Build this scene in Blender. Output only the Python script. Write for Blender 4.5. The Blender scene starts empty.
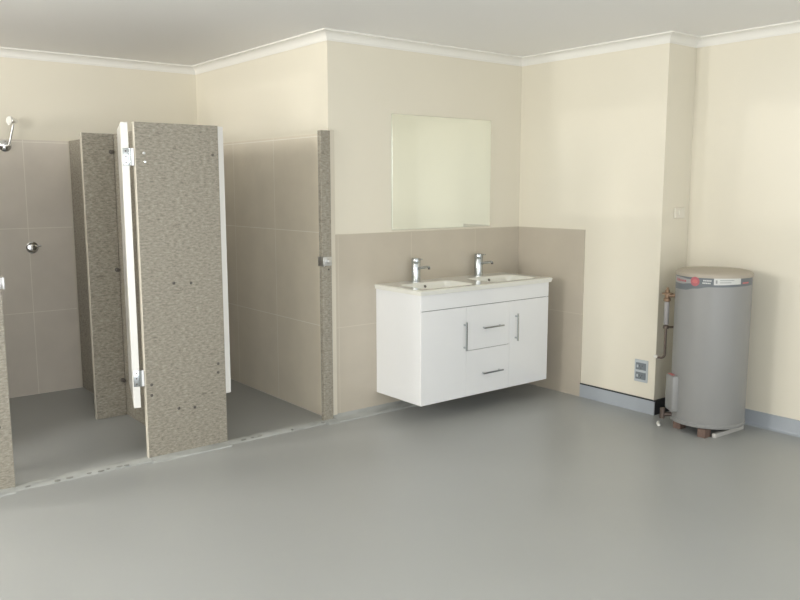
import bpy, bmesh, math, random
from mathutils import Vector, Matrix
random.seed(4)
sc = bpy.context.scene
COL = sc.collection

# ------------------------------------------------------------------ camera
PITCH, ROLL, YAW = -0.1395, -0.0011, 0.6704
cd = bpy.data.cameras.new('camera')
cam = bpy.data.objects.new('camera', cd)
COL.objects.link(cam)
sc.camera = cam
fw = Vector((math.sin(YAW) * math.cos(PITCH), math.cos(YAW) * math.cos(PITCH), math.sin(PITCH)))
rt = Vector((math.cos(YAW), -math.sin(YAW), 0))
up = rt.cross(fw)
r2 = rt * math.cos(ROLL) + up * math.sin(ROLL)
u2 = up * math.cos(ROLL) - rt * math.sin(ROLL)
m = Matrix((r2, u2, -fw)).transposed().to_4x4()
m.translation = Vector((-2.7799, -4.2187, 1.4915))
cam.matrix_world = m
cd.sensor_width = 36
cd.lens = 36 * 797.6 / 800
cd.clip_start = 0.02

# ------------------------------------------------------------------ world, light, exposure
w = bpy.data.worlds.new('world')
sc.world = w
w.use_nodes = True
w.node_tree.nodes['Background'].inputs[0].default_value = (0.93, 0.97, 1.0, 1)
w.node_tree.nodes['Background'].inputs[1].default_value = 0.8


def area(name, loc, direction, sx, sy, power, col, spread=math.pi):
    l = bpy.data.lights.new(name, 'AREA')
    l.shape = 'RECTANGLE'
    l.size, l.size_y = sx, sy
    l.energy = power
    l.color = col
    l.spread = spread
    o = bpy.data.objects.new(name, l)
    COL.objects.link(o)
    o.location = loc
    o.rotation_euler = Vector(direction).to_track_quat('-Z', 'Z').to_euler()
    return o


# daylight through the side window (left) and the open doorway behind the camera
area('window_daylight', (-4.97, -0.83, 1.9), (1, 0, 0.08), 0.89, 0.72, 66, (1.0, 0.985, 0.96))
area('window_daylight', (-4.97, -2.15, 1.9), (1, 0, -0.06), 0.95, 0.72, 4, (1.0, 0.985, 0.95))
area('window_daylight', (-4.97, 0.9, 2.22), (1, 0, 0.22), 1.5, 0.36, 72, (1.0, 0.98, 0.93))
area('doorway_daylight', (-3.05, -4.97, 1.17), (0, 1, 0.05), 3.1, 2.25, 66, (0.95, 0.97, 1.0))
area('doorway_daylight', (0.05, -4.97, 1.17), (0, 1, 0.05), 3.1, 2.25, 13, (0.95, 0.97, 1.0))


def sun(name, direction, energy, col):
    l = bpy.data.lights.new(name, 'SUN')
    l.energy = energy
    l.angle = math.radians(0.4)
    l.color = col
    o = bpy.data.objects.new(name, l)
    COL.objects.link(o)
    o.rotation_euler = Vector(direction).to_track_quat('-Z', 'Z').to_euler()


# sun falling through the doorway onto the floor behind the camera
sun('sun', (0.35, 0.36, -1), 0.6, (1.0, 0.97, 0.94))
# low sun glancing off the pane of a building opposite, through the high windows
sun('glancing_sun', (1.0, 0.0, -0.036), 0.14, (1.0, 0.97, 0.94))

sc.view_settings.view_transform = 'Standard'
sc.view_settings.look = 'None'
sc.view_settings.gamma = 1
sc.view_settings.use_curve_mapping = False
sc.view_settings.exposure = 0.29


# ------------------------------------------------------------------ materials
def srgb(r, g, b):
    return tuple(((c / 255) / 12.92 if c / 255 <= 0.04045 else ((c / 255 + 0.055) / 1.055) ** 2.4) for c in (r, g, b)) + (1,)


def mat(name, col, rough=0.5, metal=0.0, spec=0.5, noise=0.0, nscale=8.0, bump=0.0, bscale=60.0, coat=0.0):
    mt = bpy.data.materials.new(name)
    mt.use_nodes = True
    nt = mt.node_tree
    b = nt.nodes['Principled BSDF']
    b.inputs['Roughness'].default_value = rough
    b.inputs['Metallic'].default_value = metal
    b.inputs['Specular IOR Level'].default_value = spec
    b.inputs['Coat Weight'].default_value = coat
    b.inputs['Coat Roughness'].default_value = 0.08
    tc = nt.nodes.new('ShaderNodeTexCoord')
    n = nt.nodes.new('ShaderNodeTexNoise')
    n.inputs['Scale'].default_value = nscale
    n.inputs['Detail'].default_value = 4
    nt.links.new(tc.outputs['Object'], n.inputs['Vector'])
    mp = nt.nodes.new('ShaderNodeMapRange')
    mp.inputs['From Min'].default_value = 0.25
    mp.inputs['From Max'].default_value = 0.75
    mp.inputs['To Min'].default_value = 1 - noise
    mp.inputs['To Max'].default_value = 1 + noise
    nt.links.new(n.outputs['Fac'], mp.inputs['Value'])
    mx = nt.nodes.new('ShaderNodeVectorMath')
    mx.operation = 'SCALE'
    mx.inputs[0].default_value = col[:3]
    nt.links.new(mp.outputs['Result'], mx.inputs['Scale'])
    nt.links.new(mx.outputs['Vector'], b.inputs['Base Color'])
    if bump:
        n2 = nt.nodes.new('ShaderNodeTexNoise')
        n2.inputs['Scale'].default_value = bscale
        n2.inputs['Detail'].default_value = 3
        nt.links.new(tc.outputs['Object'], n2.inputs['Vector'])
        bp = nt.nodes.new('ShaderNodeBump')
        bp.inputs['Strength'].default_value = bump
        bp.inputs['Distance'].default_value = 0.01
        nt.links.new(n2.outputs['Fac'], bp.inputs['Height'])
        nt.links.new(bp.outputs['Normal'], b.inputs['Normal'])
    return mt


def tile_mat(name, axis, u0, z0, tw, th, col, grout, rough=0.25):
    mt = bpy.data.materials.new(name)
    mt.use_nodes = True
    nt = mt.node_tree
    b = nt.nodes['Principled BSDF']
    b.inputs['Roughness'].default_value = rough
    tc = nt.nodes.new('ShaderNodeTexCoord')
    sp = nt.nodes.new('ShaderNodeSeparateXYZ')
    nt.links.new(tc.outputs['Object'], sp.inputs[0])

    def sub(out, v):
        n = nt.nodes.new('ShaderNodeMath')
        n.operation = 'SUBTRACT'
        nt.links.new(out, n.inputs[0])
        n.inputs[1].default_value = v
        return n.outputs[0]
    cb = nt.nodes.new('ShaderNodeCombineXYZ')
    nt.links.new(sub(sp.outputs[axis], u0), cb.inputs[0])
    nt.links.new(sub(sp.outputs['Z'], z0), cb.inputs[1])
    br = nt.nodes.new('ShaderNodeTexBrick')
    br.offset = 0
    br.squash = 1
    nt.links.new(cb.outputs[0], br.inputs['Vector'])
    br.inputs['Scale'].default_value = 1
    br.inputs['Brick Width'].default_value = tw
    br.inputs['Row Height'].default_value = th
    br.inputs['Mortar Size'].default_value = 0.0028
    br.inputs['Mortar Smooth'].default_value = 0.3
    br.inputs['Color1'].default_value = col
    br.inputs['Color2'].default_value = tuple(c * 0.97 for c in col[:3]) + (1,)
    br.inputs['Mortar'].default_value = grout
    n = nt.nodes.new('ShaderNodeTexNoise')
    n.inputs['Scale'].default_value = 5
    n.inputs['Detail'].default_value = 5
    nt.links.new(tc.outputs['Object'], n.inputs['Vector'])
    mp = nt.nodes.new('ShaderNodeMapRange')
    mp.inputs['From Min'].default_value = 0.25
    mp.inputs['From Max'].default_value = 0.75
    mp.inputs['To Min'].default_value = 0.96
    mp.inputs['To Max'].default_value = 1.04
    nt.links.new(n.outputs['Fac'], mp.inputs['Value'])
    mx = nt.nodes.new('ShaderNodeVectorMath')
    mx.operation = 'SCALE'
    nt.links.new(br.outputs['Color'], mx.inputs[0])
    nt.links.new(mp.outputs['Result'], mx.inputs['Scale'])
    nt.links.new(mx.outputs['Vector'], b.inputs['Base Color'])
    return mt


def granite_mat():
    mt = bpy.data.materials.new('speckled_granite_board')
    mt.use_nodes = True
    nt = mt.node_tree
    b = nt.nodes['Principled BSDF']
    b.inputs['Roughness'].default_value = 0.45
    tc = nt.nodes.new('ShaderNodeTexCoord')
    mpn = nt.nodes.new('ShaderNodeMapping')
    mpn.inputs['Scale'].default_value = (0.5, 0.5, 1.3)
    nt.links.new(tc.outputs['Object'], mpn.inputs[0])

    def noise(scale, detail, out):
        n = nt.nodes.new('ShaderNodeTexNoise')
        n.inputs['Scale'].default_value = scale
        n.inputs['Detail'].default_value = detail
        n.inputs['Roughness'].default_value = 0.65
        nt.links.new(mpn.outputs[0] if out else tc.outputs['Object'], n.inputs['Vector'])
        return n
    n1 = noise(85, 5, True)
    cr = nt.nodes.new('ShaderNodeValToRGB')
    e = cr.color_ramp.elements
    e[0].position = 0.28
    e[0].color = srgb(106, 101, 92)
    e[1].position = 0.72
    e[1].color = srgb(178, 173, 160)
    k = e.new(0.42)
    k.color = srgb(140, 134, 121)
    k = e.new(0.58)
    k.color = srgb(160, 154, 140)
    nt.links.new(n1.outputs['Fac'], cr.inputs[0])
    # dark mineral flecks
    n2 = noise(30, 4, True)
    c2 = nt.nodes.new('ShaderNodeValToRGB')
    c2.color_ramp.elements[0].position = 0.60
    c2.color_ramp.elements[1].position = 0.74
    nt.links.new(n2.outputs['Fac'], c2.inputs[0])
    m2 = nt.nodes.new('ShaderNodeMix')
    m2.data_type = 'RGBA'
    nt.links.new(c2.outputs[0], m2.inputs['Factor'])
    nt.links.new(cr.outputs[0], m2.inputs['A'])
    m2.inputs['B'].default_value = srgb(112, 106, 96)
    # pale flecks
    n3 = noise(200, 2, False)
    c3 = nt.nodes.new('ShaderNodeValToRGB')
    c3.color_ramp.elements[0].position = 0.64
    c3.color_ramp.elements[1].position = 0.72
    nt.links.new(n3.outputs['Fac'], c3.inputs[0])
    m3 = nt.nodes.new('ShaderNodeMix')
    m3.data_type = 'RGBA'
    nt.links.new(c3.outputs[0], m3.inputs['Factor'])
    nt.links.new(m2.outputs['Result'], m3.inputs['A'])
    m3.inputs['B'].default_value = srgb(190, 185, 174)
    nt.links.new(m3.outputs['Result'], b.inputs['Base Color'])
    return mt


def kerb_mat():
    """grey floor paint worn through to pale cement, with dark scuffs along the front edge"""
    mt = bpy.data.materials.new('worn_kerb_paint')
    mt.use_nodes = True
    nt = mt.node_tree
    b = nt.nodes['Principled BSDF']
    b.inputs['Roughness'].default_value = 0.5
    tc = nt.nodes.new('ShaderNodeTexCoord')
    mpn = nt.nodes.new('ShaderNodeMapping')
    mpn.inputs['Scale'].default_value = (1, 2.2, 1)
    nt.links.new(tc.outputs['Object'], mpn.inputs[0])
    n = nt.nodes.new('ShaderNodeTexNoise')
    n.inputs['Scale'].default_value = 9
    n.inputs['Detail'].default_value = 6
    nt.links.new(mpn.outputs[0], n.inputs['Vector'])
    cr = nt.nodes.new('ShaderNodeValToRGB')
    e = cr.color_ramp.elements
    e[0].position = 0.30
    e[0].color = srgb(146, 148, 145)
    e[1].position = 0.62
    e[1].color = srgb(170, 172, 168)
    k = e.new(0.42)
    k.color = srgb(160, 162, 158)
    nt.links.new(n.outputs['Fac'], cr.inputs[0])
    nt.links.new(cr.outputs[0], b.inputs['Base Color'])
    return mt


M = {}
M['cream'] = mat('cream_wall_paint', srgb(230, 224, 207), 0.32, noise=0.012, nscale=1.5)
M['ceiling'] = mat('white_ceiling_paint', srgb(243, 242, 240), 0.7)
M['white_paint'] = mat('white_cornice_paint', srgb(238, 236, 229), 0.5)
M['floor'] = mat('grey_epoxy_floor', srgb(163, 165, 163), 0.34, noise=0.03, nscale=1.4, bump=0.03, bscale=35)
M['kerb'] = kerb_mat()
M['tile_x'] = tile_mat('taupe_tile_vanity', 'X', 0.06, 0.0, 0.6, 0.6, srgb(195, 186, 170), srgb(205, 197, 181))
M['tile_y'] = tile_mat('taupe_tile_stall_side_lightened', 'Y', 0.075, 0.0, 0.6, 0.605, srgb(234, 225, 207), srgb(250, 245, 233))  # tile colour lightened to make up for weak light in the stall
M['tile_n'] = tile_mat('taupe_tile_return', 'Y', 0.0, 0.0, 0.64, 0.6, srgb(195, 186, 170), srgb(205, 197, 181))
M['tile_b'] = tile_mat('taupe_tile_stall_back_lightened', 'X', -1.315, 0.0, 0.6, 0.605, srgb(221, 213, 201), srgb(238, 232, 220))  # back wall tiles also coloured lighter against the dim stall light
M['granite'] = granite_mat()
M['edge'] = mat('pale_board_edge', srgb(196, 190, 176), 0.5, noise=0.06, nscale=30)
M['trim'] = mat('cream_edge_trim', srgb(216, 209, 192), 0.4)
M['door'] = mat('white_laminate', srgb(228, 227, 222), 0.35)
M['gloss_white'] = mat('white_gloss_cabinet', srgb(239, 240, 240), 0.16, coat=0.4)
M['ceramic'] = mat('white_ceramic', srgb(238, 238, 230), 0.08, coat=0.5)
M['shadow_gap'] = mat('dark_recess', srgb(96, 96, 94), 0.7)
M['chrome'] = mat('chrome', (0.82, 0.83, 0.84, 1), 0.12, 1.0)
M['tapchrome'] = mat('satin_chrome', (0.50, 0.53, 0.54, 1), 0.2, 1.0)
M['steel'] = mat('brushed_steel', (0.66, 0.66, 0.65, 1), 0.42, 1.0)
M['screw'] = mat('dull_screw', srgb(105, 100, 95), 0.45, 0.6)
M['mirror'] = mat('mirror_silver', (0.82, 0.85, 0.79, 1), 0.015, 1.0)
M['mirror_edge'] = mat('mirror_glass_edge', srgb(196, 205, 192), 0.2)
M['vinyl'] = mat('blue_grey_vinyl', srgb(168, 174, 180), 0.4, noise=0.02)
M['black'] = mat('black_sealant_and_shade', srgb(42, 44, 46), 0.6)
M['gpo'] = mat('grey_outlet_plate', srgb(190, 196, 199), 0.35)
M['gpo_dark'] = mat('dark_grey_outlet_face', srgb(118, 125, 130), 0.35)
M['switch'] = mat('cream_switch_plate', srgb(230, 225, 211), 0.35)
M['tank'] = mat('grey_enamel_tank', srgb(146, 146, 144), 0.38, noise=0.03, nscale=4)
M['tank_lid'] = mat('beige_grey_lid', srgb(176, 167, 152), 0.5)
M['band'] = mat('slate_label_band', srgb(106, 112, 116), 0.4)
M['band_light'] = mat('light_grey_label', srgb(160, 160, 158), 0.4)
M['red'] = mat('red_print', srgb(176, 98, 104), 0.4)
M['pink'] = mat('faded_red_print', srgb(196, 112, 112), 0.4)
M['white_print'] = mat('white_print', srgb(205, 206, 202), 0.4)
M['grey_print'] = mat('grey_print', srgb(150, 152, 150), 0.4)
M['brass'] = mat('aged_brass', srgb(146, 122, 100), 0.42, 0.6)
M['copper'] = mat('tarnished_copper', srgb(108, 96, 88), 0.42, 0.6)
M['wood'] = mat('weathered_wood_block', srgb(112, 92, 82), 0.7, noise=0.12, nscale=30)
M['batten'] = mat('pale_grey_batten', srgb(196, 194, 188), 0.5)
M['white_plastic_and_glint'] = mat('white_plastic_and_glint', srgb(232, 230, 222), 0.4)
M['sleeve'] = mat('grey_lagging', srgb(158, 155, 154), 0.45)
M['bead'] = mat('corner_bead', srgb(212, 205, 190), 0.4)
M['chip'] = mat('exposed_dark_cement', srgb(128, 128, 122), 0.7)
M['outside'] = mat('concrete_outside', srgb(180, 178, 172), 0.8)


# ------------------------------------------------------------------ mesh helpers
def bm_box(bm, x0, x1, y0, y1, z0, z1, bevel=0.0, mi=0):
    t = bmesh.new()
    bmesh.ops.create_cube(t, size=1)
    for v in t.verts:
        v.co = Vector(((x0 + x1) / 2 + v.co.x * (x1 - x0), (y0 + y1) / 2 + v.co.y * (y1 - y0), (z0 + z1) / 2 + v.co.z * (z1 - z0)))
    if bevel:
        bmesh.ops.bevel(t, geom=list(t.edges), offset=bevel, segments=2, affect='EDGES', profile=0.5)
    for f in t.faces:
        f.material_index = mi
    merge(bm, t)


def merge(bm, t, mtx=None):
    if mtx is not None:
        bmesh.ops.transform(t, matrix=mtx, verts=t.verts)
    me = bpy.data.meshes.new('tmp')
    t.to_mesh(me)
    t.free()
    bm.from_mesh(me)
    bpy.data.meshes.remove(me)


def bm_prism(bm, pts, z0, z1):
    lo = [bm.verts.new((x, y, z0)) for x, y in pts]
    hi = [bm.verts.new((x, y, z1)) for x, y in pts]
    n = len(pts)
    bm.faces.new(lo[::-1])
    bm.faces.new(hi)
    for i in range(n):
        bm.faces.new((lo[i], lo[(i + 1) % n], hi[(i + 1) % n], hi[i]))
    bmesh.ops.recalc_face_normals(bm, faces=bm.faces)


def bm_lathe(bm, prof, center=(0, 0, 0), axis=(0, 0, 1), seg=32):
    """prof: list of (radius, height) from bottom to top; closed with caps"""
    t = bmesh.new()
    rings = []
    for r, h in prof:
        if r < 1e-6:
            rings.append([t.verts.new((0, 0, h))])
        else:
            rings.append([t.verts.new((r * math.cos(2 * math.pi * i / seg), r * math.sin(2 * math.pi * i / seg), h)) for i in range(seg)])
    for a, b in zip(rings, rings[1:]):
        if len(a) == 1 and len(b) == 1:
            continue
        for i in range(seg):
            j = (i + 1) % seg
            if len(a) == 1:
                t.faces.new((a[0], b[j], b[i]))
            elif len(b) == 1:
                t.faces.new((a[i], a[j], b[0]))
            else:
                t.faces.new((a[i], a[j], b[j], b[i]))
    if len(rings[0]) > 1:
        t.faces.new(rings[0][::-1])
    if len(rings[-1]) > 1:
        t.faces.new(rings[-1])
    bmesh.ops.recalc_face_normals(t, faces=t.faces)
    q = Vector((0, 0, 1)).rotation_difference(Vector(axis).normalized())
    merge(bm, t, Matrix.Translation(Vector(center)) @ q.to_matrix().to_4x4())


def bm_tube(bm, pts, r, seg=12):
    t = bmesh.new()
    pts = [Vector(p) for p in pts]
    rings = []
    prev = None
    for i, p in enumerate(pts):
        d = ((pts[min(i + 1, len(pts) - 1)] - p).normalized() + (p - pts[max(i - 1, 0)]).normalized())
        d.normalize()
        if prev is None:
            a = d.cross(Vector((0.3, 0.9, 0.2)))
        else:
            a = prev - d * prev.dot(d)
        a.normalize()
        prev = a
        b = d.cross(a)
        rr = r[i] if isinstance(r, (list, tuple)) else r
        rings.append([t.verts.new(p + (a * math.cos(2 * math.pi * k / seg) + b * math.sin(2 * math.pi * k / seg)) * rr) for k in range(seg)])
    for A, B in zip(rings, rings[1:]):
        for k in range(seg):
            t.faces.new((A[k], A[(k + 1) % seg], B[(k + 1) % seg], B[k]))
    t.faces.new(rings[0][::-1])
    t.faces.new(rings[-1])
    bmesh.ops.recalc_face_normals(t, faces=t.faces)
    merge(bm, t)


def obj(name, bm, mats, parent=None, smooth=False, angle=35, loc=None, rotz=0):
    me = bpy.data.meshes.new(name)
    bm.to_mesh(me)
    bm.free()
    if not isinstance(mats, (list, tuple)):
        mats = [mats]
    for x in mats:
        me.materials.append(x)
    if smooth:
        me.polygons.foreach_set('use_smooth', [True] * len(me.polygons))
        me.set_sharp_from_angle(angle=math.radians(angle))
    o = bpy.data.objects.new(name, me)
    COL.objects.link(o)
    if parent is not None:
        o.parent = parent
    if loc:
        o.location = loc
    if rotz:
        o.rotation_euler = (0, 0, rotz)
    return o


def box(name, x0, x1, y0, y1, z0, z1, mt, parent=None, bevel=0.0):
    bm = bmesh.new()
    bm_box(bm, x0, x1, y0, y1, z0, z1, bevel)
    return obj(name, bm, mt, parent)


def thing(name, label, cat, loc=(0, 0, 0), rotz=0, group=None):
    o = bpy.data.objects.new(name, None)
    o.empty_display_size = 0.1
    COL.objects.link(o)
    o.location = loc
    o.rotation_euler = (0, 0, rotz)
    o['label'] = label
    o['category'] = cat
    o['kind'] = 'thing'
    if group:
        o['group'] = group
    return o


def tag(o, label, cat, group=None):
    o['label'] = label
    o['category'] = cat
    o['kind'] = 'thing'
    if group:
        o['group'] = group
    return o


def struct(o):
    o['kind'] = 'structure'
    return o


# ------------------------------------------------------------------ the room
L, R, W, D = 1.723, 2.0225, -1.2413, 1.897      # vanity wall length, recess wall, block end, stall depth
CH = 2.442                                       # ceiling height
XL, YB = -4.95, -4.95
T = 0.1
ZP = 1.8305                                      # stall tile height
ZT = 1.2                                         # splashback tile height

struct(box('floor', XL - T, R + T, YB - T, D + T, -0.1, 0, M['floor']))
struct(box('ceiling', XL - T, R + T, YB - T, D + T, CH, CH + 0.1, M['ceiling']))


def wall(name, pts):
    bm = bmesh.new()
    bm_prism(bm, pts, 0, CH)
    return struct(obj(name, bm, M['cream']))


wall_back = wall('wall_back', [(XL, D), (0, D), (T, D + T), (XL - T, D + T)])
wall_stall = wall('wall_middle', [(0, 0), (T, T), (T, D + T), (0, D)])
wall_van = wall('wall_front', [(0, 0), (L, 0), (L + T, T), (T, T)])
wall_block = wall('wall_right', [(L, 0), (L, W), (L + T, W + T), (L + T, T)])
wall_ret = wall('wall_nook', [(L, W), (R, W), (R + T, W + T), (L + T, W + T)])
wall_far = wall('wall_far_right', [(R, W), (R, YB), (R + T, YB - T), (R + T, W + T)])

# left wall with the window opening, and rear wall with the doorway (both outside the frame)
WINS = ((-1.275, -0.385), (-2.62, -1.60))
WZ0, WZ1 = 1.54, 2.27
bm = bmesh.new()
bm_box(bm, XL - T, XL, YB - T, WINS[0][1], 0, WZ0)
bm_box(bm, XL - T, XL, YB - T, WINS[0][1], WZ1, CH)
bm_box(bm, XL - T, XL, WINS[0][1], 0.15, 0, CH)
bm_box(bm, XL - T, XL, 0.15, 1.65, 0, 2.04)
bm_box(bm, XL - T, XL, 0.15, 1.65, 2.40, CH)
bm_box(bm, XL - T, XL, 1.65, D + T, 0, CH)
bm_box(bm, XL - T, XL, YB - T, WINS[1][0], WZ0, WZ1)
bm_box(bm, XL - T, XL, WINS[1][1], WINS[0][0], WZ0, WZ1)
struct(obj('wall_left', bm, M['cream']))
bm = bmesh.new()
bm_box(bm, XL, -4.6, YB - T, YB, 0, CH)
bm_box(bm, 1.6, R, YB - T, YB, 0, CH)
bm_box(bm, -4.6, 1.6, YB - T, YB, 2.3, CH)
struct(obj('wall_rear', bm, M['cream']))
bm = bmesh.new()
for wi, (a, b, WZ0, WZ1) in enumerate([w_ + (WZ0, WZ1) for w_ in WINS] + [(0.15, 1.65, 2.04, 2.40)]):
    bm = bmesh.new()
    bm_box(bm, XL - 0.08, XL - 0.04, a - 0.03, a + 0.002, WZ0 - 0.03, WZ1 + 0.03)
    bm_box(bm, XL - 0.08, XL - 0.04, b - 0.002, b + 0.03, WZ0 - 0.03, WZ1 + 0.03)
    bm_box(bm, XL - 0.08, XL - 0.04, a, b, WZ0 - 0.03, WZ0 + 0.002)
    bm_box(bm, XL - 0.08, XL - 0.04, a, b, WZ1 - 0.002, WZ1 + 0.03)
    struct(obj('window_%d' % (wi + 1), bm, M['white_paint']))
bm = bmesh.new()
bm_box(bm, -4.6, -4.54, YB - 0.09, YB - 0.01, 0, 2.3)
bm_box(bm, 1.54, 1.6, YB - 0.09, YB - 0.01, 0, 2.3)
bm_box(bm, -4.6, 1.6, YB - 0.09, YB - 0.01, 2.24, 2.3)
struct(obj('door_1', bm, M['white_paint']))

# tiled lower walls
TT = 0.006
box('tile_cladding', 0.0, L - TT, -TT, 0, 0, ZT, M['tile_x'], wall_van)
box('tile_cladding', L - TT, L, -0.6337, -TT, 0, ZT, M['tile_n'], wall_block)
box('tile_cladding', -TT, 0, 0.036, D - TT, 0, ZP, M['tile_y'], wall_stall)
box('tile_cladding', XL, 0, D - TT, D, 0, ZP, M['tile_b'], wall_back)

# cornice: a coved moulding swept along each wall, mitred at the corners
path = [(XL, D), (0, D), (0, 0), (L, 0), (L, W), (R, W), (R, YB)]
CZ = 2.383
prof = [(0.0, CZ), (0.005, CZ), (0.006, CZ + 0.006)]
for k in range(9):
    a = math.pi / 2 * k / 8
    prof.append((0.008 + 0.042 * (1 - math.cos(a)), CZ + 0.008 + 0.042 * math.sin(a)))
prof += [(0.056, CZ + 0.050), (0.056, CH), (0.0, CH)]


def offset_pt(i, d):
    p = Vector(path[i])
    ns = []
    for a, b in ((i - 1, i), (i, i + 1)):
        if a >= 0 and b < len(path):
            e = (Vector(path[b]) - Vector(path[a])).normalized()
            ns.append(Vector((e.y, -e.x)))        # to the right of the path = into the room
    if len(ns) == 1:
        return p + ns[0] * d
    return p + (ns[0] + ns[1]) * d


for i in range(len(path) - 1):
    bm = bmesh.new()
    A = [bm.verts.new((*offset_pt(i, d), z)) for d, z in prof]
    B = [bm.verts.new((*offset_pt(i + 1, d), z)) for d, z in prof]
    n = len(prof)
    for k in range(n):
        bm.faces.new((A[k], A[(k + 1) % n], B[(k + 1) % n], B[k]))
    bm.faces.new(A)
    bm.faces.new(B[::-1])
    bmesh.ops.recalc_face_normals(bm, faces=bm.faces)
    struct(obj('trim_%d' % (i + 1), bm, M['white_paint'], smooth=True, angle=30))

# low painted kerb along the stall fronts and the foot of the vanity wall
bm = bmesh.new()
sec = [(-0.062, 0.0), (-0.056, 0.005), (-0.032, 0.012), (0.004, 0.014), (0.018, 0.011), (0.024, 0.0)]
secw = [(-0.092, 0.0), (-0.085, 0.008), (-0.05, 0.014), (-0.02, 0.022), (-TT, 0.034), (-TT, 0.0)]


def strip(bm, s, x0, x1, n=40):
    rows = []
    for i in range(n + 1):
        x = x0 + (x1 - x0) * i / n
        rows.append([bm.verts.new((x, y + (random.uniform(-0.004, 0.004) if 0 < j < len(s) - 1 else 0) + (random.uniform(-0.006, 0.006) if j == 0 else 0), z)) for j, (y, z) in enumerate(s)])
    for a, b in zip(rows, rows[1:]):
        for j in range(len(s)):
            jj = (j + 1) % len(s)
            bm.faces.new((a[j], a[jj], b[jj], b[j]))
    bm.faces.new(rows[0])
    bm.faces.new(rows[-1][::-1])


secp = [(-0.092, 0.0), (-0.085, 0.007), (-0.05, 0.013), (-0.031, 0.016), (-0.0305, 0.0)]
for xa, xb, s_ in ((-4.6, -2.61, sec), (-2.61, -1.925, secp), (-1.925, -1.228, sec), (-1.228, -0.756, secp), (-0.756, -0.08, sec), (-0.08, -0.001, secp)):
    strip(bm, s_, xa, xb, max(4, int((xb - xa) / 0.04)))
strip(bm, secw, 0.0, L - TT, 60)
bmesh.ops.recalc_face_normals(bm, faces=bm.faces)
struct(obj('trim_7', bm, M['kerb'], smooth=True))
# dark scuff chips on the kerb's front edge
kerb = bpy.data.objects['trim_7']
bm = bmesh.new()
for x in (-1.86, -1.72, -1.66, -1.56, -1.50, -1.46, -1.40, -1.36, -0.66, -0.60, -0.55, -0.33, -0.1):
    wd = random.uniform(0.008, 0.022)
    y = random.uniform(-0.054, -0.042)
    pts = [(x + wd * math.cos(a) * random.uniform(.7, 1.2), y + 0.008 * math.sin(a) * random.uniform(.6, 1.2)) for a in [k * math.pi / 4 for k in range(8)]]
    bm_prism(bm, pts, 0.004, 0.0105)
obj('paint_chips', bm, M['chip'], kerb)

# cream corner bead where the vanity wall meets the stall, and the stall corner bead
struct(box('trim_8', 0.0, 0.034, -0.014, -TT, 0.03, 1.846, M['trim'], bevel=0.002))
struct(box('trim_9', -1.010, -1.0035, D - 0.013, D - TT, 0.0, ZP, M['bead']))

# vinyl skirting
struct(box('baseboard_right', L - 0.009, L, W - 0.009, -0.6337, 0, 0.0925, M['vinyl']))
bl = box('sealant_line', L - 0.0095, L, W - 0.0095, -0.6337, 0.0925, 0.101, M['black'], bpy.data.objects['baseboard_right'])
struct(box('baseboard_nook', L, R - 0.009, W - 0.009, W, 0, 0.10, M['black']))  # skirting coloured black to stand in for the shade in the nook
bm = bmesh.new()
lo = [(R - 0.03, 0), (R - 0.012, 0.008), (R - 0.008, 0.022), (R - 0.007, 0.094), (R, 0.095), (R, 0)]
a = [bm.verts.new((x, W - 0.009, z)) for x, z in lo]
b = [bm.verts.new((x, YB, z)) for x, z in lo]
for k in range(6):
    bm.faces.new((a[k], a[(k + 1) % 6], b[(k + 1) % 6], b[k]))
bm.faces.new(a)
bm.faces.new(b[::-1])
bmesh.ops.recalc_face_normals(bm, faces=bm.faces)
struct(obj('baseboard_far_right', bm, M['vinyl'], smooth=True))

# ------------------------------------------------------------------ cubicle partitions
KZ = 0.0003
PY = -0.03
PH = 1.836


def panel_mesh(x0, x1, y0, y1, z0, z1):
    """speckled faces with a pale sawn edge"""
    bm = bmesh.new()
    bm_box(bm, x0, x1, y0, y1, z0, z1, 0.003)
    thin_x = (x1 - x0) < (y1 - y0)
    for f in bm.faces:
        n = f.normal
        big = abs(n.x) if thin_x else abs(n.y)
        f.material_index = 0 if big > 0.8 else 1
    return bm


def bolt(parent, x, y, z, r=0.009, mt='steel', name='bolt', axis=(0, -1, 0)):
    bm = bmesh.new()
    bm_lathe(bm, [(r, 0), (r, 0.003), (r * 0.7, 0.006), (0, 0.007)], (x, y, z), axis, 14)
    return obj(name, bm, M[mt], parent, smooth=True)


central = thing('partition_panel', 'speckled granite front panel standing between the two stall openings, white doors hinged at both edges', 'partition', (-0.992, PY, KZ), group='granite stall front panels')
obj('slab', panel_mesh(-0.237, 0.237, 0, 0.036, 0, PH - KZ), [M['granite'], M['edge']], central)
for x, z, mt in ((-0.190, 1.675, 'steel'), (-0.185, 1.63, 'chrome'), (-0.205, 0.425, 'screw'), (-0.207, 0.365, 'screw'),
                 (0.200, 1.675, 'screw'), (0.192, 0.488, 'screw'), (0.190, 0.438, 'screw'), (-0.055, 0.266, 'screw'), (0.04, 0.256, 'screw'), (-0.055, 0.975, 'screw'), (0.045, 0.968, 'screw')):
    bolt(central, x, 0, z - KZ, 0.008, mt)

right_panel = thing('partition_panel', 'narrow speckled granite strip panel beside the vanity wall corner, with a chrome latch keeper', 'partition', (-0.042, PY, KZ), group='granite stall front panels')
obj('slab', panel_mesh(-0.035, 0.035, 0, 0.036, 0, 1.842 - KZ), [M['granite'], M['granite']], right_panel)


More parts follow.
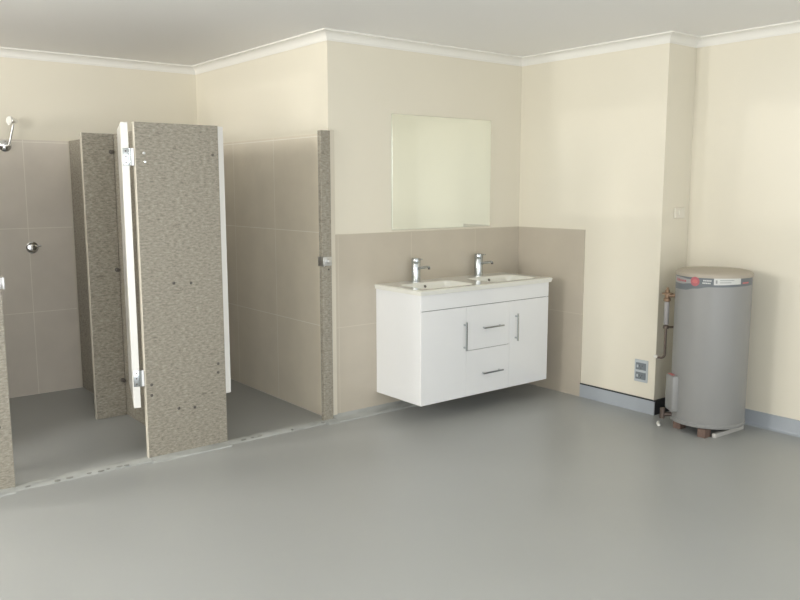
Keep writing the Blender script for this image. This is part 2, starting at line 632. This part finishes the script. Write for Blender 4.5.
def keeper(parent, side):
    bm = bmesh.new()
    bm_box(bm, -0.035 * 1, 0.03, -0.012, 0.0, -0.028, 0.028, 0.003)
    bm_box(bm, -0.045, -0.034, -0.03, 0.036, -0.03, 0.03, 0.003)
    bm_lathe(bm, [(0.016, 0), (0.016, 0.012), (0.010, 0.018), (0, 0.019)], (0.004, -0.012, 0), (0, -1, 0), 16)
    if side < 0:
        bmesh.ops.scale(bm, vec=(-1, 1, 1), verts=bm.verts)
        bmesh.ops.reverse_faces(bm, faces=bm.faces)
    return obj('latch_keeper', bm, M['steel'], parent, smooth=True)


k = keeper(right_panel, 1)
k.location = (0.0, 0, 1.038 - KZ)
bolt(right_panel, 0.012, 0, 0.985 - KZ, 0.006, 'screw')

left_panel = thing('partition_panel', 'speckled granite front panel cut off by the left edge of the photo, nearest the camera', 'partition', (-2.258, PY, KZ), group='granite stall front panels')
obj('slab', panel_mesh(-0.345, 0.345, 0, 0.036, 0, PH - KZ), [M['granite'], M['edge']], left_panel)
k = keeper(left_panel, -1)
k.location = (0.31, 0, 1.04 - KZ)
bolt(left_panel, 0.29, 0, 0.33, 0.008, 'screw')

stall_shade_panel = thing('partition_panel', 'unseen panel added to shade the left stall, beyond the left edge of the photo', 'partition', (-2.50, 0.966, 0))  # added out of view and sized to dim the left stall
obj('slab', panel_mesh(-0.018, 0.018, -0.60, 0.922, 0.0005, PH - 0.004), [M['granite'], M['edge']], stall_shade_panel)
divider = thing('partition_panel', 'deep dividing panel running back from behind the central granite panel to the shower wall', 'partition', (-0.985, 0.966, 0))
obj('slab', panel_mesh(-0.018, 0.018, -0.959, 0.922, 0.0005, PH - 0.004), [M['granite'], M['edge']], divider)

nib = thing('partition_panel', 'short granite nib panel inside the left stall, behind the open white door', 'partition', (-1.1025, 0.963, 0))
obj('slab', panel_mesh(-0.0975, 0.0975, -0.018, 0.018, 0.0005, PH - 0.002), [M['granite'], M['edge']], nib)
for z in (1.72, 0.97, 0.24):
    bm = bmesh.new()
    bm_lathe(bm, [(0.014, 0), (0.014, 0.004), (0.007, 0.006), (0.007, 0.022), (0.011, 0.026), (0.011, 0.032), (0, 0.034)], (0.080, -0.018, z), (0, -1, 0), 16)
    obj('fixing_knob', bm, M['screw'], nib, smooth=True)


def door(name, label, loc, ang, length, hand, hz):
    """door leaf: hinge axis at the local origin, leaf runs along +Y, thickness in -hand*X"""
    t = thing(name, label, 'door', loc, ang, 'white stall doors')
    th = 0.036
    x0, x1 = (-th, 0) if hand > 0 else (0, th)
    box('leaf', x0, x1, 0, length, 0, 1.534, M['door'], t, 0.002)
    for z in hz:
        bm = bmesh.new()
        xa, xb = (x0 + 0.004, 0.0) if hand > 0 else (0.0, x1 - 0.004)
        bm_box(bm, xa, xb, -0.004, 0.0, z - 0.045, z + 0.045, 0.001)
        bm_tube(bm, [(0.006 * hand, -0.004, z - 0.045), (0.006 * hand, -0.004, z + 0.045)], 0.006, 10)
        h = obj('hinge', bm, M['tapchrome'], t, smooth=True)
        for dz in (-0.03, 0.0, 0.03):
            bm = bmesh.new()
            bm_lathe(bm, [(0.0045, 0), (0.0045, 0.0012), (0, 0.002)], ((xa + xb) / 2, -0.004, z + dz), (0, -1, 0), 10)
            obj('screw', bm, M['screw'], h)
        bm = bmesh.new()
        xa, xb = (0.008, 0.024) if hand > 0 else (-0.024, -0.008)
        bm_box(bm, xa, xb, -0.006, -0.002, z - 0.045, z + 0.045, 0.001)
        obj('hinge_plate', bm, M['steel'], t)
    return t


door('stall_door', 'white stall door standing open into the left shower stall, seen edge-on with chrome hinges', (-1.253, -0.006, 0.30), -math.radians(17.5), 0.60, 1, (1.355, 0.165))
door('stall_door', 'white stall door opened into the right stall, only its edge showing past the granite panel', (-0.748, -0.012, 0.30), math.radians(8), 0.60, -1, ())

# ------------------------------------------------------------------ shower fittings on the back wall
BW = D - TT
sh = thing('wall_shower', 'small chrome shower rose on a bent arm high on the left stall wall', 'shower', (-1.43, BW, 1.785))
bm = bmesh.new()
bm_lathe(bm, [(0.042, 0), (0.042, 0.006), (0.034, 0.016), (0.016, 0.022), (0, 0.023)], (0, 0, 0), (0, -1, 0), 28)
obj('wall_flange', bm, M['chrome'], sh, smooth=True)
bm = bmesh.new()
bm_tube(bm, [(0.0, -0.015, 0.0), (0.012, -0.028, 0.0), (0.020, -0.033, 0.008), (0.024, -0.036, 0.022), (0.038, -0.050, 0.09), (0.050, -0.062, 0.150)], 0.0075, 12)
obj('arm', bm, M['steel'], sh, smooth=True)
bm = bmesh.new()
bm_lathe(bm, [(0.010, -0.030), (0.016, -0.022), (0.022, -0.004), (0.030, 0.022), (0.032, 0.034), (0.030, 0.036), (0, 0.036)], (0.048, -0.074, 0.165), (-0.86, -0.48, 0.05), 24)
rs = obj('rose', bm, M['chrome'], sh, smooth=True)
bm = bmesh.new()
bm_lathe(bm, [(0.026, 0.0362), (0.025, 0.039), (0, 0.040)], (0.048, -0.074, 0.165), (-0.86, -0.48, 0.05), 24)
obj('rose_glint_face', bm, M['white_plastic_and_glint'], rs, smooth=True)  # white plate stands in for the bright glint on the chrome rose

tp = thing('shower_mixer', 'round chrome shower mixer with small lever at waist height on the left stall wall', 'tap', (-1.296, BW, 1.072))
bm = bmesh.new()
bm_lathe(bm, [(0.042, 0), (0.042, 0.004), (0.036, 0.009), (0, 0.010)], (0, 0, 0), (0, -1, 0), 28)
obj('wall_flange', bm, M['chrome'], tp, smooth=True)
bm = bmesh.new()
bm_lathe(bm, [(0.024, 0.008), (0.024, 0.045), (0.019, 0.052), (0, 0.054)], (0, 0, 0), (0, -1, 0), 24)
obj('knob', bm, M['chrome'], tp, smooth=True)
bm = bmesh.new()
bm_tube(bm, [(0.01, -0.04, 0.006), (0.05, -0.046, 0.014)], [0.007, 0.005], 10)
obj('lever', bm, M['chrome'], tp, smooth=True)

# ------------------------------------------------------------------ mirror
mr = thing('wall_mirror', 'frameless square mirror on the wall above the double vanity', 'mirror', (0.947, 0, 1.594))
box('mirror_glass', -0.4565, 0.4565, -0.0105, -0.0035, -0.379, 0.379, M['mirror'], mr, 0.0015)
box('backing', -0.45, 0.45, -0.0035, -0.0005, -0.372, 0.372, M['mirror_edge'], mr)

# ------------------------------------------------------------------ vanity cabinet
VX0, VX1, VY, VZ0, VZ1 = 0.358, 1.538, -0.472, 0.127, 0.8305
VB = -TT - 0.0005
v = thing('vanity_cabinet', 'white gloss wall-hung vanity cabinet with two doors and two drawers', 'cabinet', (0.95, -0.235, VZ0))


def vbox(name, x0, x1, y0, y1, z0, z1, mt, parent=None, bevel=0.0, origin=None):
    o = (0.95, -0.235, VZ0)
    return box(name, x0 - o[0], x1 - o[0], y0 - o[1], y1 - o[1], z0 - o[2], z1 - o[2], M[mt], parent or v, bevel)


bm = bmesh.new()
o3 = Vector((0.95, -0.235, VZ0))
bm_box(bm, VX0, VX0 + 0.016, VY + 0.0122, VB, VZ0, VZ1, 0.001)
bm_box(bm, VX1 - 0.016, VX1, VY + 0.0122, VB, VZ0, VZ1, 0.001)
bm_box(bm, VX0 + 0.016, VX1 - 0.016, VY + 0.02, VB, VZ0, VZ0 + 0.016)
bm_box(bm, VX0 + 0.016, VX1 - 0.016, VB - 0.012, VB, VZ0 + 0.016, VZ1 - 0.12)
bm_box(bm, VX0 + 0.016, VX1 - 0.016, VY + 0.02, VY + 0.036, VZ0 + 0.016, VZ1 - 0.12)
bmesh.ops.translate(bm, vec=-o3, verts=bm.verts)
body = obj('body', bm, M['gloss_white'], v)
vbox('front_rail', VX0, VX1, VY, VY + 0.0118, 0.7300, VZ1, 'gloss_white', None, 0.0015)
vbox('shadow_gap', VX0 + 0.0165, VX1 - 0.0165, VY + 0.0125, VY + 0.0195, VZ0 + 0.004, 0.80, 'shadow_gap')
GZ = 0.7264
dl = vbox('door', VX0, 0.7445, VY, VY + 0.0118, VZ0, GZ, 'gloss_white', None, 0.0012)
dr = vbox('door', 1.1475, VX1, VY, VY + 0.0118, VZ0, GZ, 'gloss_white', None, 0.0012)
d1 = vbox('drawer', 0.7465, 1.1455, VY, VY + 0.0118, 0.4345, GZ, 'gloss_white', None, 0.0012)
d2 = vbox('drawer', 0.7465, 1.1455, VY, VY + 0.0118, VZ0, 0.4315, 'gloss_white', None, 0.0012)


def handle(par, x, z, vertical):
    bm = bmesh.new()
    h = 0.095
    y = VY - 0.026
    if vertical:
        bm_box(bm, x - 0.005, x + 0.005, y - 0.005, y + 0.005, z - h, z + h, 0.0015)
        for s in (-1, 1):
            bm_box(bm, x - 0.004, x + 0.004, y, VY + 0.001, z + s * 0.075 - 0.005, z + s * 0.075 + 0.005)
    else:
        bm_box(bm, x - h, x + h, y - 0.005, y + 0.005, z - 0.005, z + 0.005, 0.0015)
        for s in (-1, 1):
            bm_box(bm, x + s * 0.075 - 0.005, x + s * 0.075 + 0.005, y, VY + 0.001, z - 0.004, z + 0.004)
    bmesh.ops.translate(bm, vec=-o3, verts=bm.verts)
    obj('handle', bm, M['tapchrome'], par, smooth=False)['label'] = 'chrome bar handle'


handle(dl, 0.722, 0.535, True)
handle(dr, 1.203, 0.545, True)
handle(d1, 0.972, 0.575, False)
handle(d2, 0.972, 0.268, False)

# ceramic top with two moulded basins
TX0, TX1, TY0, TY1, TZ0, TZ1 = 0.345, 1.562, -0.485, VB, 0.8307, 0.862
vt = thing('double_basin', 'white ceramic double basin slab lying on the white vanity cabinet', 'basin', (0.95, -0.24, TZ0))


def smooth01(t):
    t = max(0, min(1, t))
    return t * t * (3 - 2 * t)


def depth(x, y):
    d = 0
    for cx in (0.65, 1.25):
        hx, hy, cy, rr = 0.225, 0.145, -0.285, 0.06
        qx, qy = abs(x - cx) - (hx - rr), abs(y - cy) - (hy - rr)
        sd = math.hypot(max(qx, 0), max(qy, 0)) + min(max(qx, qy), 0) - rr
        d = max(d, smooth01(-sd / 0.07) * 0.095 + smooth01((-sd - .05) / 0.1) * 0.012)
    e = min(x - TX0, TX1 - x, y - TY0)
    lip = 0.004 * (1 - smooth01(e / 0.006))
    return d + lip


nx, ny = 150, 64
bm = bmesh.new()
g = []
for i in range(nx + 1):
    x = TX0 + (TX1 - TX0) * i / nx
    g.append([bm.verts.new((x - .95, TY0 + (TY1 - TY0) * j / ny + .24, TZ1 - depth(x, TY0 + (TY1 - TY0) * j / ny) - TZ0)) for j in range(ny + 1)])
for i in range(nx):
    for j in range(ny):
        bm.faces.new((g[i][j], g[i + 1][j], g[i + 1][j + 1], g[i][j + 1]))
ring = [g[i][0] for i in range(nx + 1)] + [g[nx][j] for j in range(1, ny + 1)] + [g[i][ny] for i in range(nx - 1, -1, -1)] + [g[0][j] for j in range(ny - 1, 0, -1)]
low = []
for q in ring:
    ex = max(-0.95 + TX0 + 0.006, min(TX1 - 0.95 - 0.006, q.co.x))
    ey = max(TY0 + .24 + 0.006, q.co.y)
    low.append(bm.verts.new((ex, ey, 0)))
n = len(ring)
for k in range(n):
    bm.faces.new((ring[k], low[k], low[(k + 1) % n], ring[(k + 1) % n]))
bmesh.ops.recalc_face_normals(bm, faces=bm.faces)
obj('ceramic_slab', bm, M['ceramic'], vt, smooth=True, angle=40)
for cx in (0.65, 1.25):
    bm = bmesh.new()
    bm_lathe(bm, [(0.010, 0), (0.010, 0.003), (0.006, 0.0035), (0, 0.0005)], (cx - .95, -0.163 + .24, 0.838 - TZ0), (0, -0.85, 0.5), 18)
    obj('overflow_ring', bm, M['screw'], vt, smooth=True)
    bm = bmesh.new()
    bm_lathe(bm, [(0.022, 0), (0.022, 0.004), (0.014, 0.006), (0, 0.005)], (cx - .95, -0.285 + .24, TZ1 - depth(cx, -0.285) - TZ0), (0, 0, 1), 20)
    obj('plug_waste', bm, M['chrome'], vt, smooth=True)


def mixer(x, label):
    t = thing('basin_mixer', label, 'tap', (x, -0.068, TZ1), 0, 'chrome basin mixers')
    bm = bmesh.new()
    bm_lathe(bm, [(0.033, 0), (0.033, 0.004), (0.030, 0.006), (0.030, 0.124), (0.029, 0.126)], seg=36)
    obj('body', bm, M['tapchrome'], t, smooth=True)
    bm = bmesh.new()
    bm_lathe(bm, [(0.029, 0.1265), (0.0305, 0.129), (0.0305, 0.156), (0.028, 0.160), (0, 0.161)], seg=36)
    bm_box(bm, -0.009, 0.009, -0.062, 0.0, 0.153, 0.160, 0.002)
    obj('lever', bm, M['tapchrome'], t, smooth=True)
    bm = bmesh.new()
    bm_tube(bm, [(0, -0.02, 0.090), (0, -0.07, 0.100), (0, -0.122, 0.109), (0, -0.132, 0.109), (0, -0.137, 0.102)], 0.0085, 16)
    obj('spout', bm, M['tapchrome'], t, smooth=True)
    bm = bmesh.new()
    bm_lathe(bm, [(0.0085, 0.094), (0.0085, 0.102)], (0, -0.1365, 0), (0, 0, 1), 16)
    obj('aerator', bm, M['screw'], t, smooth=True)
    return t


mixer(0.65, 'chrome mixer tap behind the left basin of the white vanity, below the mirror\'s left half')
mixer(1.238, 'chrome mixer tap behind the right basin of the white vanity, nearer the room corner')

# ------------------------------------------------------------------ outlet and isolator switch
po = thing('power_outlet', 'grey double power outlet low on the cream wall beside the water heater', 'outlet', (L, -1.137, 0.28))
box('cover_plate', -0.008, -0.0002, -0.051, 0.051, -0.075, 0.075, M['gpo'], po, 0.003)
for z in (0.031, -0.033):
    s = box('socket', -0.012, -0.007, -0.039, 0.039, z - 0.024, z + 0.024, M['gpo_dark'], po, 0.002)
    bm = bmesh.new()
    for y, dz in ((-0.012, 0.004), (0.008, 0.004), (-0.002, -0.01)):
        bm_box(bm, -0.0128, -0.0115, y - 0.0015, y + 0.0015, z + dz - 0.004, z + dz + 0.004)
    obj('pin_slots', bm, M['black'], s)
    box('rocker_switch', -0.0135, -0.0118, 0.018, 0.03, z - 0.009, z + 0.009, M['gpo'], s, 0.0005)
sw = thing('wall_switch', 'cream isolator switch plate on the narrow wall face above the water heater', 'switch', (1.908, W, 1.328))
box('cover_plate', -0.056, 0.056, -0.010, -0.0002, -0.035, 0.035, M['switch'], sw, 0.003)
box('rocker_switch', -0.012, 0.012, -0.015, -0.0095, -0.016, 0.016, M['switch'], sw, 0.002)

# ------------------------------------------------------------------ hot water heater
HX, HY, HR = 1.738, -1.611, 0.22
HZ0, HZ1 = 0.05, 0.988
h = thing('water_heater', 'grey cylindrical electric water heater standing in the corner by the recess', 'water heater', (HX, HY, 0.0))
bm = bmesh.new()
bm_lathe(bm, [(0.0, HZ0), (HR - 0.012, HZ0), (HR - 0.002, HZ0 + 0.006), (HR, HZ0 + 0.016), (HR, HZ1 - 0.03), (HR - 0.001, HZ1 - 0.022)], seg=96)
obj('tank', bm, M['tank'], h, smooth=True)
bm = bmesh.new()
bm_lathe(bm, [(HR + 0.002, HZ1 - 0.024), (HR + 0.003, HZ1 - 0.006), (HR - 0.004, HZ1 + 0.002), (HR - 0.03, HZ1 + 0.009), (0.1, HZ1 + 0.014), (0, HZ1 + 0.015)], seg=96)
obj('lid', bm, M['tank_lid'], h, smooth=True)
bm = bmesh.new()
bm_lathe(bm, [(HR + 0.002, HZ0 + 0.004), (HR + 0.004, HZ0 + 0.010), (HR + 0.004, HZ0 + 0.022), (HR + 0.001, HZ0 + 0.026)], seg=96)
obj('base_rim', bm, M['tank'], h, smooth=True)


def patch(name, top, bot, rad, mt, parent, n=48):
    """a thin label wrapped on the tank; top/bot: list of (angle in degrees, z)"""
    def interp(l, a):
        for (a0, z0), (a1, z1) in zip(l, l[1:]):
            if a0 <= a <= a1:
                t = (a - a0) / (a1 - a0)
                t = smooth01(t)
                return z0 + (z1 - z0) * t
        return l[0][1] if a < l[0][0] else l[-1][1]
    a0, a1 = top[0][0], top[-1][0]
    bm = bmesh.new()
    rows = []
    for i in range(n + 1):
        a = a0 + (a1 - a0) * i / n
        c, s = math.cos(math.radians(a)), math.sin(math.radians(a))
        zt, zb = interp(top, a), interp(bot, a)
        rows.append([bm.verts.new((r * c, r * s, z)) for r, z in ((rad, zb), (rad, zt), (HR - 0.002, zt), (HR - 0.002, zb))])
    for A, B in zip(rows, rows[1:]):
        for k in range(4):
            bm.faces.new((A[k], A[(k + 1) % 4], B[(k + 1) % 4], B[k]))
    bm.faces.new(rows[0])
    bm.faces.new(rows[-1][::-1])
    bmesh.ops.recalc_face_normals(bm, faces=bm.faces)
    return obj(name, bm, M[mt], parent, smooth=True)


def disc(name, a, z, r, rad, mt, parent, sx=1.0):
    bm = bmesh.new()
    n = 24
    vs = []
    for rr in (rad, HR - 0.002):
        ring = []
        for k in range(n):
            t = 2 * math.pi * k / n
            aa = math.radians(a) + sx * r * math.cos(t) / HR
            ring.append(bm.verts.new((rr * math.cos(aa), rr * math.sin(aa), z + r * math.sin(t))))
        vs.append(ring)
    bm.faces.new(vs[0])
    bm.faces.new(vs[1][::-1])
    for k in range(n):
        bm.faces.new((vs[0][k], vs[1][k], vs[1][(k + 1) % n], vs[0][(k + 1) % n]))
    bmesh.ops.recalc_face_normals(bm, faces=bm.faces)
    return obj(name, bm, M[mt], parent)


bd = patch('label_band', [(128, 0.962), (184, 0.972), (208, 0.974), (285, 0.978)], [(128, 0.880), (164, 0.884), (184, 0.898), (205, 0.912), (285, 0.919)], HR + 0.0012, 'band', h, 80)
patch('grey_panel', [(128, 0.957), (150, 0.958), (176, 0.950)], [(128, 0.92), (155, 0.918), (176, 0.926)], HR + 0.0018, 'band_light', bd)
for i in range(5):
    a = 141.5 + i * 5.2
    patch('red_lettering', [(a, 0.948 if i in (0, 1) else 0.943), (a + 3.9, 0.943)], [(a, 0.931), (a + 3.9, 0.931)], HR + 0.0024, 'red', bd, 4)
disc('red_disc', 182.3, 0.940, 0.028, HR + 0.0026, 'red', bd)
disc('disc_mark', 182.3, 0.941, 0.012, HR + 0.0032, 'pink', bd, 1.4)
for z, a0, n in ((0.949, 195, 5), (0.934, 194, 5)):
    for i in range(n):
        a = a0 + i * 2.5
        patch('white_lettering', [(a, z + 0.004), (a + 1.9, z + 0.004)], [(a, z - 0.004), (a + 1.9, z - 0.004)], HR + 0.0018, 'white_print', bd, 3)
lb = patch('white_panel', [(210.5, 0.964), (252, 0.966)], [(210.5, 0.925), (252, 0.930)], HR + 0.002, 'white_print', bd, 24)
patch('print_mark', [(213, 0.954), (215.5, 0.954)], [(213, 0.934), (215.5, 0.934)], HR + 0.0028, 'grey_print', lb, 3)
patch('print_line', [(219, 0.955), (240, 0.956)], [(219, 0.951), (240, 0.952)], HR + 0.0026, 'grey_print', lb, 10)
patch('print_line', [(219, 0.942), (236, 0.943)], [(219, 0.938), (236, 0.939)], HR + 0.0026, 'grey_print', lb, 10)
patch('pink_lettering', [(256, 0.940), (270, 0.941)], [(256, 0.932), (270, 0.933)], HR + 0.0018, 'pink', bd, 8)

# element cover box on the left side of the tank
ca = math.radians(145)
cv = bmesh.new()
bm_box(cv, 0.19, 0.252, -0.060, 0.060, 0.115, 0.345, 0.018)
bmesh.ops.rotate(cv, cent=(0, 0, 0), matrix=Matrix.Rotation(ca, 3, 'Z'), verts=cv.verts)
cvo = obj('element_cover', cv, M['tank'], h, smooth=True)
cv = bmesh.new()
bm_box(cv, 0.225, 0.247, -0.030, 0.030, 0.3445, 0.347, 0.001)
bmesh.ops.rotate(cv, cent=(0, 0, 0), matrix=Matrix.Rotation(ca, 3, 'Z'), verts=cv.verts)
obj('warning_sticker', cv, M['pink'], cvo)

# relief valve, drain hose
pa = math.radians(120)
px, py = 0.265 * math.cos(pa), 0.265 * math.sin(pa)
rv = bmesh.new()
bm_tube(rv, [(0.2 * math.cos(pa), 0.2 * math.sin(pa), 0.825), (px, py, 0.825)], 0.013, 14)
bm_lathe(rv, [(0.016, 0.785), (0.022, 0.79), (0.022, 0.806), (0.015, 0.81), (0.015, 0.828), (0.034, 0.831), (0.034, 0.840), (0.014, 0.843), (0.014, 0.858), (0.008, 0.862), (0.008, 0.875), (0, 0.876)], (px, py, 0), (0, 0, 1), 20)
rvo = obj('relief_valve', rv, M['brass'], h, smooth=True)
rv = bmesh.new()
bm_lathe(rv, [(0.013, 0.64), (0.016, 0.645), (0.016, 0.78), (0.013, 0.785)], (px, py, 0), (0, 0, 1), 18)
obj('drain_sleeve', rv, M['sleeve'], rvo, smooth=True)
rv = bmesh.new()
pts = [(px, py, 0.645), (px, py, 0.45)]
for k in range(1, 7):
    a = math.pi / 2 * k / 6
    pts.append((px, py + 0.028 * (1 - math.cos(a)), 0.45 - 0.028 * math.sin(a)))
pts.append((px, py + 0.05, 0.422))
bm_tube(rv, pts, 0.008, 12)
bm_lathe(rv, [(0.009, 0.612), (0.018, 0.615), (0.018, 0.632), (0.009, 0.635)], (px, py, 0), (0, 0, 1), 14)
bm_tube(rv, [(px, py, 0.622), (px + 0.05, py - 0.03, 0.622)], 0.007, 10)
obj('drain_pipe', rv, M['copper'], rvo, smooth=True)
rv = bmesh.new()
bm_tube(rv, [(px, py + 0.048, 0.422), (px, py + 0.075, 0.424)], 0.009, 12)
obj('pipe_end', rv, M['white_plastic_and_glint'], rvo, smooth=True)

# cold inlet fitting at the foot, wooden blocks and the batten under the tank
fv = bmesh.new()
qa = math.radians(140)
qx, qy = math.cos(qa), math.sin(qa)
bm_tube(fv, [(0.2 * qx, 0.2 * qy, 0.085), (0.275 * qx, 0.275 * qy, 0.085)], 0.013, 12)
bm_tube(fv, [(0.275 * qx, 0.275 * qy, 0.06), (0.275 * qx, 0.275 * qy, 0.125)], 0.016, 12)
obj('inlet_fitting', fv, M['copper'], h, smooth=True)
for (x, y) in ((1.558, -1.705), (1.605, -1.51), (1.925, -1.68), (1.87, -1.50)):
    box('foot_block', x - HX - 0.032, x - HX + 0.032, y - HY - 0.026, y - HY + 0.026, 0.0, HZ0 + 0.001, M['wood'], h, 0.002)
bt = bmesh.new()
bm_box(bt, -0.155, 0.155, -0.012, 0.012, 0.0003, 0.026, 0.002)
bto = obj('base_rail', bt, M['batten'], h, loc=(1.733 - HX, -1.762 - HY, 0), rotz=math.radians(-2))
pc = bmesh.new()
bm_tube(pc, [(0, 0, 0.009), (0.035, 0.012, 0.009), (0.07, 0.016, 0.009)], [0.009, 0.011, 0.008], 10)
pco = obj('plastic_scrap', pc, M['white_plastic_and_glint'], None, smooth=True, loc=(1.525, -1.415, 0.001), rotz=0.4)
tag(pco, 'small white plastic scrap on the floor left of the water heater', 'scrap')
